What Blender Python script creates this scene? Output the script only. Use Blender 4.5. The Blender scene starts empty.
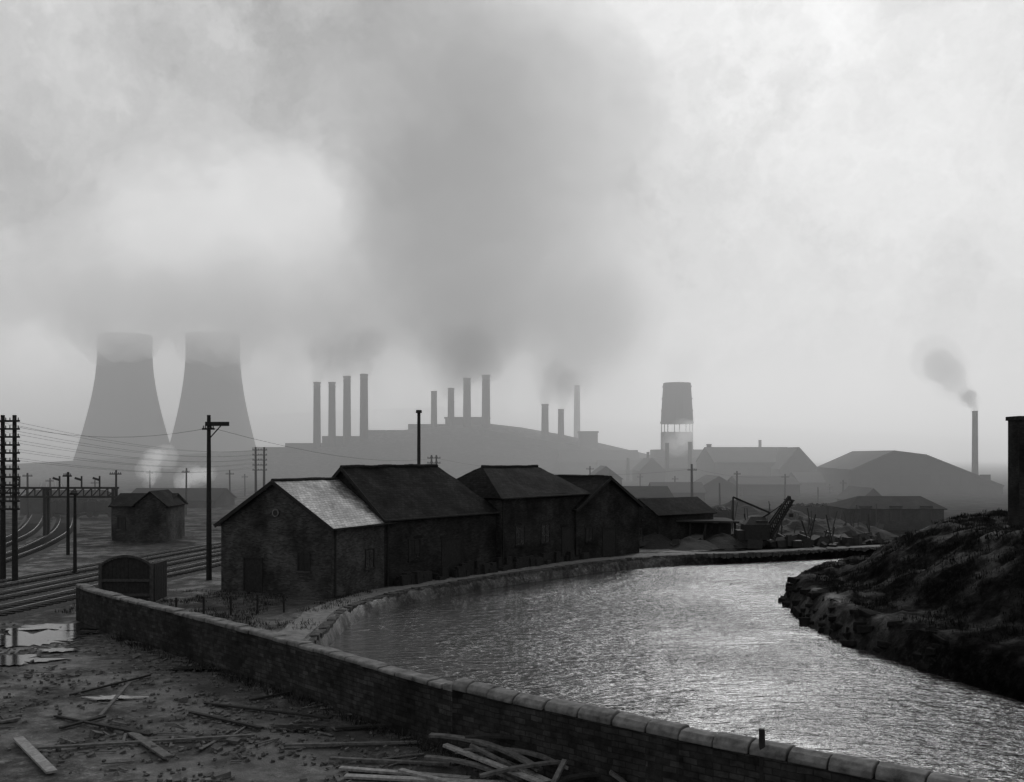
import bpy, bmesh, math, random
import numpy as np
from mathutils import Vector, noise, Matrix
random.seed(7)
scene=bpy.context.scene
F=1000.0; HZ=455.0; EYE=9.8; G=0.8
def wx(px,D): return (px-512)/F*D
def wz(py,D): return EYE+(HZ-py)/F*D

# ---------------------------------------------------------------- materials
MATS={}
def mat(name,g1=0.1,g2=None,rough=0.8,scale=3.0,bump=0.3,kind='noise',bw=0.23,bh=0.075,mortar=0.35,spec=0.3,bscale=None):
    if name in MATS: return MATS[name]
    m=bpy.data.materials.new(name); m.use_nodes=True; MATS[name]=m
    nt=m.node_tree; N=nt.nodes; L=nt.links
    b=N['Principled BSDF']; b.inputs['Roughness'].default_value=rough
    b.inputs['Specular IOR Level'].default_value=spec
    if g2 is None: g2=g1*0.5
    if kind in('brick','slate'):
        tc=N.new('ShaderNodeUVMap'); co=tc.outputs[0]
    else:
        tc=N.new('ShaderNodeTexCoord'); co=tc.outputs['Object']
    n=N.new('ShaderNodeTexNoise'); n.inputs['Scale'].default_value=scale; n.inputs['Detail'].default_value=8; n.inputs['Roughness'].default_value=0.65
    L.new(co,n.inputs['Vector'])
    r=N.new('ShaderNodeValToRGB'); r.color_ramp.elements[0].position=0.3; r.color_ramp.elements[1].position=0.72
    r.color_ramp.elements[0].color=(g2,g2,g2,1); r.color_ramp.elements[1].color=(g1,g1,g1,1)
    L.new(n.outputs['Fac'],r.inputs[0])
    col=r.outputs[0]; hgt=n.outputs['Fac']
    if kind in('brick','slate'):
        br=N.new('ShaderNodeTexBrick'); br.inputs['Scale'].default_value=1.0
        br.inputs['Brick Width'].default_value=bw; br.inputs['Row Height'].default_value=bh
        br.inputs['Mortar Size'].default_value=bh*0.09; br.inputs['Mortar Smooth'].default_value=0.3
        br.inputs['Color1'].default_value=(0.6,0.6,0.6,1); br.inputs['Color2'].default_value=(1.4,1.4,1.4,1)
        br.inputs['Mortar'].default_value=(mortar,)*3+(1,)
        dn=N.new('ShaderNodeTexNoise'); dn.inputs['Scale'].default_value=1.3; L.new(co,dn.inputs['Vector'])
        dm=N.new('ShaderNodeVectorMath'); dm.operation='MULTIPLY_ADD'; L.new(dn.outputs['Color'],dm.inputs[0]); dm.inputs[1].default_value=(bh*.7,bh*.7,0); L.new(co,dm.inputs[2])
        L.new(dm.outputs[0],br.inputs['Vector'])
        mx=N.new('ShaderNodeMix'); mx.data_type='RGBA'; mx.blend_type='MULTIPLY'; mx.inputs[0].default_value=1
        L.new(col,mx.inputs[6]); L.new(br.outputs['Color'],mx.inputs[7]); col=mx.outputs[2]
        ad=N.new('ShaderNodeMath'); ad.operation='MULTIPLY_ADD'; ad.inputs[1].default_value=-0.5
        L.new(br.outputs['Fac'],ad.inputs[0]); L.new(n.outputs['Fac'],ad.inputs[2]); hgt=ad.outputs[0]
        mp=N.new('ShaderNodeMapping'); mp.inputs['Scale'].default_value=(0.5,0.4,1); L.new(co,mp.inputs[0])
        n3=N.new('ShaderNodeTexNoise'); n3.inputs['Scale'].default_value=0.9; n3.inputs['Detail'].default_value=6; L.new(mp.outputs[0],n3.inputs['Vector'])
        r3=N.new('ShaderNodeMapRange'); r3.inputs['From Min'].default_value=0.35; r3.inputs['From Max'].default_value=0.65; r3.inputs['To Min'].default_value=0.45; r3.inputs['To Max'].default_value=1.3
        L.new(n3.outputs['Fac'],r3.inputs['Value'])
        mx=N.new('ShaderNodeMix'); mx.data_type='RGBA'; mx.blend_type='MULTIPLY'; mx.inputs[0].default_value=1
        L.new(col,mx.inputs[6]); L.new(r3.outputs[0],mx.inputs[7]); col=mx.outputs[2]
    L.new(col,b.inputs['Base Color'])
    if bump>0:
        bp=N.new('ShaderNodeBump'); bp.inputs['Strength'].default_value=bump; bp.inputs['Distance'].default_value=0.05
        L.new(hgt,bp.inputs['Height']); L.new(bp.outputs[0],b.inputs['Normal'])
    return m
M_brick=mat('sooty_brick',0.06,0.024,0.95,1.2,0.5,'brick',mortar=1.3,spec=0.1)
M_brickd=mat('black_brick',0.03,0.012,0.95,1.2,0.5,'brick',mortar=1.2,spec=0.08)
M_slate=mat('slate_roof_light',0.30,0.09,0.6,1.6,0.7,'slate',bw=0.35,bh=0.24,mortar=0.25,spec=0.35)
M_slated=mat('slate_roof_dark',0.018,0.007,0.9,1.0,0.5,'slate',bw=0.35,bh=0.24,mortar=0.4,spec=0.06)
M_stone=mat('wall_stone',0.045,0.010,0.9,2.6,1.0,'brick',bw=0.42,bh=0.16,mortar=0.6,spec=0.08)
M_cope=mat('coping_stone',0.17,0.03,0.8,2.6,0.9,spec=0.2)
M_wood=mat('weathered_wood',0.12,0.035,0.8,6,0.6,spec=0.15)
M_woodd=mat('dark_wood',0.028,0.012,0.85,6,0.5,spec=0.12)
M_woodl=mat('pale_wood',0.27,0.09,0.75,7,0.5,spec=0.2)
M_iron=mat('dark_iron',0.025,0.012,0.7,4,0.3,spec=0.2)
M_rail=mat('rail_steel',0.5,0.35,0.25,4,0.1,spec=0.8); M_rail.node_tree.nodes['Principled BSDF'].inputs['Metallic'].default_value=0.8
M_ballast=mat('ballast',0.07,0.018,0.9,9,1.0,spec=0.15)
M_conc=mat('concrete_tower',0.08,0.045,0.95,0.06,0.1,spec=0.1)
M_chim=mat('chimney_brick',0.02,0.012,0.95,0.2,0.1,spec=0.05)
M_fact=mat('factory_cladding',0.03,0.014,0.9,0.3,0.2,spec=0.06)
M_factroof=mat('factory_roof',0.04,0.018,0.9,0.2,0.2,spec=0.08)
M_glass=mat('window_glass',0.02,0.01,0.25,1,0.0,spec=0.3)
M_coal=mat('coal',0.02,0.008,0.8,5,1.0,spec=0.1)
M_path=mat('towpath_gravel',0.2,0.06,0.9,2.5,0.6,spec=0.15)
M_weed=mat('weeds',0.035,0.014,0.9,3,0.0,spec=0.03)
M_rub=mat('rubble',0.12,0.02,0.85,5,0.5,spec=0.12)

class MB:
    def __init__(s): s.v=[]; s.f=[]
    def add(s,vs,fs):
        o=len(s.v); s.v+= [tuple(v) for v in vs]; s.f+=[tuple(i+o for i in f) for f in fs]
    def box(s,c,size,rz=0,rx=0,ry=0,jit=0):
        sx,sy,sz=[a/2 for a in size]; R=Matrix.Rotation(rz,3,'Z')@Matrix.Rotation(ry,3,'Y')@Matrix.Rotation(rx,3,'X')
        vs=[]
        for x in(-sx,sx):
            for y in(-sy,sy):
                for z in(-sz,sz):
                    p=Vector((x,y,z))
                    if jit: p+=Vector([random.uniform(-jit,jit)*min(size) for _ in range(3)])
                    vs.append(R@p+Vector(c))
        s.add(vs,[(0,1,3,2),(4,6,7,5),(0,4,5,1),(2,3,7,6),(0,2,6,4),(1,5,7,3)])
    def beam(s,a,b,w,h=None,up=(0,0,1)):
        h=h or w; a=Vector(a); b=Vector(b); d=(b-a).normalized(); up=Vector(up)
        if abs(d.dot(up))>0.98: up=Vector((0,1,0))
        x=d.cross(up).normalized(); y=x.cross(d).normalized()
        vs=[p+x*i*w/2+y*j*h/2 for p in(a,b) for i,j in((-1,-1),(1,-1),(1,1),(-1,1))]
        s.add(vs,[(3,2,1,0),(4,5,6,7),(0,1,5,4),(1,2,6,5),(2,3,7,6),(3,0,4,7)])
    def cyl(s,a,b,r1,r2=None,n=10,caps=True):
        r2=r1 if r2 is None else r2
        s.rev([(a,r1),(b,r2)],n,caps)
    def rev(s,pr,n=16,caps=True):
        a=Vector(pr[0][0]); b=Vector(pr[-1][0]); d=(b-a).normalized(); up=Vector((0,0,1))
        if abs(d.dot(up))>0.98: up=Vector((0,1,0))
        x=d.cross(up).normalized(); y=x.cross(d).normalized()
        vs=[];fs=[]
        for p,r in pr:
            for k in range(n):
                t=2*math.pi*k/n; vs.append(Vector(p)+x*r*math.cos(t)+y*r*math.sin(t))
        for j in range(len(pr)-1):
            for k in range(n):
                k2=(k+1)%n; fs.append((j*n+k,j*n+k2,(j+1)*n+k2,(j+1)*n+k))
        if caps: fs.append(tuple(range(n))[::-1]); fs.append(tuple((len(pr)-1)*n+k for k in range(n)))
        s.add(vs,fs)
    def obj(s,name,m,parent=None,smooth=False,bevel=0,uv=True):
        me=bpy.data.meshes.new(name); me.from_pydata([tuple(v) for v in s.v],[],s.f); me.update()
        o=bpy.data.objects.new(name,me); scene.collection.objects.link(o)
        me.materials.append(m)
        if parent: o.parent=parent
        if smooth: me.polygons.foreach_set('use_smooth',[True]*len(me.polygons))
        if uv:
            l=me.uv_layers.new(name='UVMap'); z=Vector((0,0,1))
            for p in me.polygons:
                n=p.normal; t=z.cross(n)
                t=Vector((1,0,0)) if t.length<0.05 else t.normalized()
                b=n.cross(t)
                for li in p.loop_indices:
                    co=me.vertices[me.loops[li].vertex_index].co
                    l.data[li].uv=(co.dot(t),co.dot(b))
        if bevel:
            md=o.modifiers.new('bevel','BEVEL'); md.width=bevel; md.segments=2; md.limit_method='ANGLE'
        return o
def empty(name):
    e=bpy.data.objects.new(name,None); scene.collection.objects.link(e); e.empty_display_size=0.5
    return e

# ---------------------------------------------------------------- terrain
SHORE_L=[(-9.0,38.5),(-9.6,46),(-9.6,53),(-9.5,58.7),(-7.4,65.2),(-4.2,70.0),(-0.2,75.5),(4.1,80.2),(7.6,84.2),(11.4,87.3),(15.5,89.5),(20.7,91),(27,93.5),(33.8,96.5),(45,100),(60,103),(100,106)]
SHORE_R=[(100,96),(60,93.5),(40,90.5),(31,85),(25.5,79),(21.3,73.2),(18.6,68),(17.9,63.5),(17.2,57),(17.6,51.6),(18.9,45.2),(21,38),(24,28),(28,15),(31,4)]
WALL=[(-23.5,54.5),(-21.3,51.8),(-14.4,44.6),(-8.3,38.0),(-1.6,30.4)]
WALL2=[(-1.6,30.4),(3.6,25.7),(8.95,21.4),(16,15.8),(26,8.5)]
RIVER=SHORE_L+SHORE_R+[(26,4.0),(26,8.5),(16,15.8),(8.95,21.4),(3.6,25.7),(-1.6,30.4),(-8.3,38.0)]
def polysd(P,poly):
    n=len(poly); d=np.full(len(P),1e9); ins=np.zeros(len(P),bool)
    for i in range(n):
        a=np.array(poly[i],float); b=np.array(poly[(i+1)%n],float); e=b-a
        w=P-a; t=np.clip((w@e)/(e@e+1e-12),0,1); q=w-t[:,None]*e
        d=np.minimum(d,np.hypot(q[:,0],q[:,1]))
        c=((a[1]>P[:,1])!=(b[1]>P[:,1]))
        with np.errstate(divide='ignore',invalid='ignore'):
            xi=(b[0]-a[0])*(P[:,1]-a[1])/(b[1]-a[1]+1e-12)+a[0]
        ins^=(c&(P[:,0]<xi))
    return np.where(ins,d,-d)
def ss(a,b,x):
    t=np.clip((x-a)/(b-a),0,1); return t*t*(3-2*t)
def heights(P):
    X=P[:,0];Y=P[:,1]; sd=polysd(P,RIVER)
    xr=np.interp(Y,[4,15,28,38,45,57,64,73,85,90,96],[28.5,27,22.5,19.5,17,16,16,19,28,36,55])
    right=(X>xr)&(Y<97)
    nz=np.array([noise.fractal(Vector((x*0.25,y*0.25,0.0)),0.8,2.1,5) if abs(x)<90 and y<160 else 0 for x,y in P])
    nz2=np.array([noise.noise(Vector((x*1.3,y*1.3,3.0))) if abs(x)<60 and y<110 else 0 for x,y in P])
    d=-sd
    base=-1.2+(G+1.2)*ss(-0.7,0.15,d)
    z=base+nz*0.06*ss(0,2,d)+nz2*0.03
    dd=np.maximum(d,0)
    mound=ss(0.0,0.9,d)*0.9+np.clip((dd-3)*0.55,0,3.7)*ss(2.5,6,dd)
    mound*=1-ss(82,100,Y)
    z=np.where(right,z+mound+(nz*0.5+nz2*0.18)*ss(0,2.5,dd)*(1-ss(85,100,Y)),z)
    prof=np.interp(X,[-330,-260,-140,-80,-70,-30,-12,5,25,45,75,110,200],[1,4,11,15,20,24.5,25,23,19.5,15,8,2,0])
    z+=prof*ss(400,500,Y)*(1-ss(560,760,Y))
    r2=np.interp(X/np.maximum(Y,1)*2500,[-3000,-1300,-650,-400,-180,100,300,700,1300,3000],[60,85,108,120,128,110,95,75,45,40])
    z+=r2*ss(1500,2500,Y)*(1-0.3*ss(2600,4000,Y))
    return z
def axis(lo,hi,flo,fhi,step,gr):
    a=list(np.arange(flo,fhi+1e-6,step)); s=step; x=a[-1]
    while x<hi: s*=gr; x+=s; a.append(x)
    s=step; x=a[0]; pre=[]
    while x>lo: s*=gr; x-=s; pre.append(x)
    return np.array(pre[::-1]+a)
xs=axis(-4000,4000,-40,50,0.4,1.09); ys=axis(-200,6000,12,108,0.4,1.07)
GX,GY=np.meshgrid(xs,ys); P=np.stack([GX.ravel(),GY.ravel()],1)
Z=heights(P)
nx=len(xs); ny=len(ys)
me=bpy.data.meshes.new('ground')
me.from_pydata(np.column_stack([P,Z]).tolist(),[],[(j*nx+i,j*nx+i+1,(j+1)*nx+i+1,(j+1)*nx+i) for j in range(ny-1) for i in range(nx-1)])
me.polygons.foreach_set('use_smooth',[True]*len(me.polygons))
ground=bpy.data.objects.new('ground',me); scene.collection.objects.link(ground)
def hz(x,y):
    return float(heights(np.array([[x,y]],float))[0])

m=bpy.data.materials.new('ground_mud'); m.use_nodes=True; nt=m.node_tree;N=nt.nodes;L=nt.links;b=N['Principled BSDF']
geo=N.new('ShaderNodeNewGeometry')
def noi(sc,det=8,ro=0.6,src=None):
    n=N.new('ShaderNodeTexNoise'); n.inputs['Scale'].default_value=sc; n.inputs['Detail'].default_value=det; n.inputs['Roughness'].default_value=ro
    L.new(src or geo.outputs['Position'],n.inputs['Vector']); return n.outputs['Fac']
def ramp(src,stops):
    r=N.new('ShaderNodeValToRGB'); e=r.color_ramp.elements
    while len(e)<len(stops): e.new(0.5)
    for k,(p,c) in enumerate(stops): e[k].position=p; e[k].color=(c,c,c,1)
    L.new(src,r.inputs[0]); return r.outputs[0]
def mth(op,a,bb=None,c=None):
    n=N.new('ShaderNodeMath'); n.operation=op
    for i,v in enumerate((a,bb,c)):
        if v is None: continue
        if isinstance(v,(int,float)): n.inputs[i].default_value=v
        else: L.new(v,n.inputs[i])
    return n.outputs[0]
def mrange(v,a,b_,c,d,smooth=False):
    mr=N.new('ShaderNodeMapRange')
    if smooth: mr.interpolation_type='SMOOTHSTEP'
    for k,x in zip(('From Min','From Max','To Min','To Max'),(a,b_,c,d)): mr.inputs[k].default_value=x
    L.new(v,mr.inputs['Value']); return mr.outputs[0]
big=ramp(noi(0.14,6),[(0.38,0.35),(0.62,1.6)])
fine=ramp(noi(2.2,10,0.75),[(0.35,0.008),(0.5,0.025),(0.62,0.075),(0.75,0.2)])
grit=ramp(noi(14,4,0.8),[(0.35,0.4),(0.7,1.8)])
sp=N.new('ShaderNodeSeparateXYZ'); L.new(geo.outputs['Position'],sp.inputs[0])
c=mth('MULTIPLY',mth('MULTIPLY',big,fine),grit)
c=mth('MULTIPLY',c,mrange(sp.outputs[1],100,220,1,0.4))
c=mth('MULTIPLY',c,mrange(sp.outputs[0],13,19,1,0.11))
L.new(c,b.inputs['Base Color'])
L.new(ramp(noi(0.5,6,0.6),[(0.42,0.42),(0.58,0.95)]),b.inputs['Roughness'])
bp=N.new('ShaderNodeBump'); bp.inputs['Distance'].default_value=0.12
L.new(mrange(sp.outputs[1],80,200,0.9,0.05),bp.inputs['Strength'])
L.new(mth('ADD',noi(2.2,10,0.75),mth('MULTIPLY',noi(14,4,0.8),0.3)),bp.inputs['Height']); L.new(bp.outputs[0],b.inputs['Normal'])
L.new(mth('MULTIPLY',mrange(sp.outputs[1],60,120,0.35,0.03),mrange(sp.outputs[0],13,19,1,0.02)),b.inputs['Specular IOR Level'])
me.materials.append(m)

# ---------------------------------------------------------------- water
m=bpy.data.materials.new('river_water'); m.use_nodes=True; nt=m.node_tree;N=nt.nodes;L=nt.links;b=N['Principled BSDF']
b.inputs['Base Color'].default_value=(0.025,0.025,0.025,1); b.inputs['Roughness'].default_value=0.12; b.inputs['IOR'].default_value=1.5
geo=N.new('ShaderNodeNewGeometry')
mp=N.new('ShaderNodeMapping'); mp.inputs['Rotation'].default_value=(0,0,math.radians(-14)); mp.inputs['Scale'].default_value=(0.75,2.1,1)
L.new(geo.outputs['Position'],mp.inputs[0])
w1=noi(1.0,3,0.6,mp.outputs[0]); w2=noi(3.4,3,0.6,mp.outputs[0]); w3=noi(0.09,4,0.6)
h=mth('ADD',w1,mth('MULTIPLY',w2,0.28))
h=mth('MULTIPLY',h,ramp(w3,[(0.40,0.6),(0.6,1.1)]))
bp=N.new('ShaderNodeBump'); bp.inputs['Strength'].default_value=1.0; bp.inputs['Distance'].default_value=0.3
L.new(h,bp.inputs['Height']); L.new(bp.outputs[0],b.inputs['Normal'])
wb=MB(); wb.add([(-14,0,0),(110,0,0),(110,112,0),(-14,112,0)],[(0,1,2,3)])
wb.obj('river_water',m)

# ---------------------------------------------------------------- towpath
def offs(pts,d):
    out=[]
    for i,p in enumerate(pts):
        a=Vector(pts[max(i-1,0)]); c=Vector(pts[min(i+1,len(pts)-1)]); t=(c-a).normalized(); n=Vector((-t.y,t.x))
        out.append((p[0]+n.x*d,p[1]+n.y*d))
    return out
def dens(pts,step=0.6):
    out=[]; n=len(pts)
    for i in range(n-1):
        p0,p1,p2,p3=[np.array(pts[max(0,min(n-1,k))],float) for k in(i-1,i,i+1,i+2)]
        m_=max(2,int(np.linalg.norm(p2-p1)/step))
        for k in range(m_):
            t=k/m_; out.append(tuple(0.5*((2*p1)+(-p0+p2)*t+(2*p0-5*p1+4*p2-p3)*t*t+(-p0+3*p1-3*p2+p3)*t**3)))
    out.append(tuple(pts[-1])); return out
SL=dens(SHORE_L[1:])
pb=MB()
A=offs(SL,0.55); B=offs(SL,2.2)
for i,(p,q) in enumerate(zip(A,B)):
    wob=noise.noise(Vector((p[0]*0.4,p[1]*0.4,9)))*0.5
    q=(q[0]+(q[0]-p[0])*wob*0.4,q[1]+(q[1]-p[1])*wob*0.4)
    for k in range(5):
        t=k/4; x=p[0]+(q[0]-p[0])*t; y=p[1]+(q[1]-p[1])*t
        pb.v.append((x,y,hz(x,y)+0.03))
for i in range(len(A)-1):
    for k in range(4):
        a=i*5+k; pb.f.append((a,a+5,a+6,a+1))
pb.obj('towpath',M_path,smooth=True)
eb=MB(); EO=offs(SL,0.22)
for i in range(len(SL)-1):
    a=EO[i]; c=EO[i+1]; ang=math.atan2(c[1]-a[1],c[0]-a[0]); ln=math.dist(a,c)
    eb.box(((a[0]+c[0])/2,(a[1]+c[1])/2,0.36+random.uniform(-0.07,0.04)),(ln*0.95,0.45,1.0),rz=ang,jit=0.1)
eb.obj('canal_edging',mat('edging_stone',0.08,0.018,0.85,2.6,0.9,spec=0.12),bevel=0.04)

# ---------------------------------------------------------------- foreground wall
def wall(name,pts,z0,z1,w,cope_h,cope_w,rounded=False):
    e=empty(name); P2=dens(pts,0.9); body=MB(); L_=offs(P2,w/2); R_=offs(P2,-w/2)
    n=len(P2)
    for l,r in zip(L_,R_):
        body.v+=[(l[0],l[1],z0),(l[0],l[1],z1),(r[0],r[1],z1),(r[0],r[1],z0)]
    for i in range(n-1):
        a=i*4; c=a+4
        body.f+=[(a,a+1,c+1,c),(a+1,a+2,c+2,c+1),(a+2,a+3,c+3,c+2)]
    body.f+=[(0,3,2,1),((n-1)*4,(n-1)*4+1,(n-1)*4+2,(n-1)*4+3)]
    bo=body.obj('masonry',M_stone,e)
    cp=MB()
    for i in range(n-1):
        a=Vector((*P2[i],0)); c=Vector((*P2[i+1],0)); d=(c-a).normalized(); nn=Vector((-d.y,d.x,0))
        g=random.uniform(0.008,0.035); j=random.uniform(-0.05,0.03); s_=random.uniform(-0.045,0.045); s2=s_+random.uniform(-.03,.03)
        a2=a+d*g; c2=c-d*g
        if rounded: prof=[(-cope_w/2,0),(-cope_w/2,cope_h*0.45),(-cope_w*0.32,cope_h*0.85),(0,cope_h),(cope_w*0.32,cope_h*0.85),(cope_w/2,cope_h*0.45),(cope_w/2,0)]
        else: prof=[(-cope_w/2,0),(-cope_w/2,cope_h*0.8),(-cope_w*0.4,cope_h),(cope_w*0.4,cope_h),(cope_w/2,cope_h*0.8),(cope_w/2,0)]
        k=len(prof); vs=[q+nn*(x+so)+Vector((0,0,z1+0.003+y+(j+random.uniform(-.018,.018))*(y>0))) for q,so in((a2,s_),(c2,s2)) for x,y in prof]
        cp.add(vs,[tuple(range(k)),tuple(range(2*k-1,k-1,-1))]+[(i2,i2+k,(i2+1)%k+k,(i2+1)%k) for i2 in range(k)])
    cp.obj('coping',M_cope,e,bevel=0.03)
    return e
wall('stone_wall',WALL,-1.0,2.62,0.5,0.16,0.60)
wall('stone_wall',WALL2,-1.0,2.72,0.6,0.30,0.70,True)

# ---------------------------------------------------------------- buildings
def building(name,org,u,Ln,W,eave,ridge,mw,mr,hip=(0,0),oh=0.3,z0=G-0.3,openings=(),rid=True):
    e=empty(name); u=Vector((u[0],u[1],0)).normalized(); v=Vector((-u.y,u.x,0)); o=Vector((org[0],org[1],0))
    Q=lambda s,t,z:o+u*s+v*t+Vector((0,0,z))
    wb=MB(); ht=W/2
    zr=ridge-0.16; ze=eave-0.02
    vs=[Q(0,0,z0),Q(Ln,0,z0),Q(Ln,W,z0),Q(0,W,z0),Q(0,0,ze),Q(Ln,0,ze),Q(Ln,W,ze),Q(0,W,ze)]
    fs=[(0,1,5,4),(2,3,7,6)]
    if hip[0]==0: vs.append(Q(0,ht,zr)); fs.append((3,0,4,len(vs)-1,7))
    else: fs.append((3,0,4,7))
    if hip[1]==0: vs.append(Q(Ln,ht,zr)); fs.append((1,2,6,len(vs)-1,5))
    else: fs.append((1,2,6,5))
    wb.add(vs,fs); wb.obj('walls',mw,e)
    rb=MB(); sl=(ridge-eave)/ht; de=oh*sl
    a0=-oh; a1=Ln+oh
    r0=-oh if hip[0]==0 else hip[0]; r1=Ln+oh if hip[1]==0 else Ln-hip[1]
    vs=[Q(a0,-oh,eave-de),Q(a1,-oh,eave-de),Q(a1,W+oh,eave-de),Q(a0,W+oh,eave-de),Q(r0,ht,ridge),Q(r1,ht,ridge)]
    fs=[(0,1,5,4),(2,3,4,5)]
    if hip[0]: fs.append((3,0,4))
    if hip[1]: fs.append((1,2,5))
    rb.add(vs,fs); ro=rb.obj('roof',mr,e)
    if rid:
        bm=bmesh.new(); bm.from_mesh(ro.data); bmesh.ops.subdivide_edges(bm,edges=bm.edges,cuts=14,use_grid_fill=True)
        for vv in bm.verts:
            vv.co.z+=0.09*noise.noise(vv.co*0.55)+0.03*noise.noise(vv.co*2.1)
        bm.to_mesh(ro.data); bm.free()
    md=ro.modifiers.new('thick','SOLIDIFY'); md.thickness=0.12; md.offset=-1
    if rid:
        tb=MB(); n=max(1,int((r1-r0)/0.45))
        for i in range(n):
            s0=r0+(r1-r0)*i/n; s1=r0+(r1-r0)*(i+0.96)/n; dz=0.09*noise.noise(Q(s0,ht,ridge)*0.55)
            tb.cyl(Q(s0,ht,ridge+0.02+dz),Q(s1,ht,ridge+0.02+dz),0.12,0.12,8)
        tb.obj('ridge_tiles',M_brickd,e)
        gb=MB()
        for t in(-oh-0.06,W+oh+0.06): gb.beam(Q(a0,t,eave-de-0.02),Q(a1,t,eave-de-0.02),0.12,0.1)
        gb.beam(Q(0.25,-0.08,eave-de),Q(0.25,-0.08,z0),0.09)
        for k,h_ in((0,hip[0]),(1,hip[1])):
            if h_==0:
                s=a0-0.02 if k==0 else a1+0.02
                gb.beam(Q(s,-oh,eave-de-0.1),Q(s,ht,ridge-0.1),0.04,0.24); gb.beam(Q(s,W+oh,eave-de-0.1),Q(s,ht,ridge-0.1),0.04,0.24)
        gb.obj('gutters_and_bargeboards',M_woodd,e)
    if openings:
        fr=MB(); gl=MB(); dr=MB(); st=MB()
        for side,al,z,w,h_,kind in openings:
            if side=='front': T=lambda a,d,zz:Q(al+a,-d,zz)
            elif side=='left': T=lambda a,d,zz:Q(-d,al+a,zz)
            else: T=lambda a,d,zz:Q(Ln+d,al+a,zz)
            dst=dr if kind=='door' else gl
            def slab(mb,a0_,a1_,z0_,z1_,d0,d1):
                mb.add([T(a,d,zz) for a in(a0_,a1_) for d in(d0,d1) for zz in(z0_,z1_)],[(0,1,3,2),(4,6,7,5),(0,4,5,1),(2,3,7,6),(0,2,6,4),(1,5,7,3)])
            slab(dst,-w/2,w/2,z,z+h_,-0.05,0.012)
            for a in(-w/2,w/2): slab(fr,a-0.05,a+0.05,z,z+h_,-0.04,0.05)
            slab(fr,-w/2-0.05,w/2+0.05,z+h_+0.002,z+h_+0.08,-0.04,0.055)
            if kind!='door':
                nb=max(2,int(w/0.4))
                for i in range(1,nb): slab(fr,-w/2+w*i/nb-0.015,-w/2+w*i/nb+0.015,z+0.003,z+h_-0.003,-0.02,0.03)
                nb=max(2,int(h_/0.4))
                for i in range(1,nb): slab(fr,-w/2+0.052,w/2-0.052,z+h_*i/nb-0.012,z+h_*i/nb+0.012,-0.02,0.027)
            slab(st,-w/2-0.2,w/2+0.2,z+h_+0.085,z+h_+0.3,-0.04,0.03)
            if kind!='door': slab(st,-w/2-0.12,w/2+0.12,z-0.13,z-0.003,-0.04,0.1)
        if gl.v: gl.obj('window_glass',M_glass,e)
        if dr.v: dr.obj('door',M_woodd,e)
        fr.obj('frames',M_woodd,e); st.obj('lintels_and_sills',mw,e)
    return e,Q
uA=Vector((0.43,0.9,0)).normalized()
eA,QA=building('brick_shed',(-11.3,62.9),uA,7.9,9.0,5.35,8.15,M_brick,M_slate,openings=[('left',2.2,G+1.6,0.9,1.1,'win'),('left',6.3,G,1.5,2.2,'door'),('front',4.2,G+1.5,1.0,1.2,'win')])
vb=MB(); c=QA(-0.05,4.4,6.05); vb.cyl(c,c-uA*0.06,0.26,0.26,18); vb.obj('round_vent',M_cope,eA)
vb=MB(); c=QA(-0.112,4.4,6.05); vb.cyl(c,c-uA*0.02,0.18,0.18,14); vb.obj('vent_grille',M_iron,eA)
uL=Vector((0.607,0.795,0))
P0=Vector((-8.7,68.3,0)); 
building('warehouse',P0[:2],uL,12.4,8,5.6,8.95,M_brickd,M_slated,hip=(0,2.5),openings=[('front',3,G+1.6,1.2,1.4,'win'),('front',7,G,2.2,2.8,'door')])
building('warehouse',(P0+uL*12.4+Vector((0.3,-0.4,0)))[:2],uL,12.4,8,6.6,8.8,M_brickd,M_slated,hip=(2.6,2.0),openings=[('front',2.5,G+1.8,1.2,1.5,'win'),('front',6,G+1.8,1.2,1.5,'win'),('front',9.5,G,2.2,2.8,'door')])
uD=Vector((-0.70,0.71,0)).normalized()
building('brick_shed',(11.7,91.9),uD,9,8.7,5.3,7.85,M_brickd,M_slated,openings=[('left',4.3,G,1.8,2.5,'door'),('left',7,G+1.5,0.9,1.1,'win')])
building('brick_outhouse',(14.5,99),(0.8,0.6),8,5,4.0,5.4,M_brickd,M_slated,rid=False)
b_=MB()
for i in range(70):
    s=random.uniform(1,24); p=P0+uL*s+Vector((0.795,-0.607,0))*random.uniform(.3,.8); h=random.uniform(.3,1.1)
    b_.box((p.x,p.y,G+h/2-.05),(random.uniform(.4,1.2),.4,h),math.atan2(.795,.607)+random.uniform(-.2,.2),jit=.1)
b_.obj('stacked_crates',M_woodd)

fe=empty('flue_pipe'); b_=MB(); b_.cyl((-7.45,80,5),(-7.45,80,wz(411,80)),0.15,0.13,12); b_.obj('pipe',M_iron,fe)
b_=MB(); b_.cyl((-7.45,80,wz(413,80)),(-7.45,80,wz(410,80)),0.26,0.22,12); b_.obj('cowl',M_iron,fe)

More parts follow.
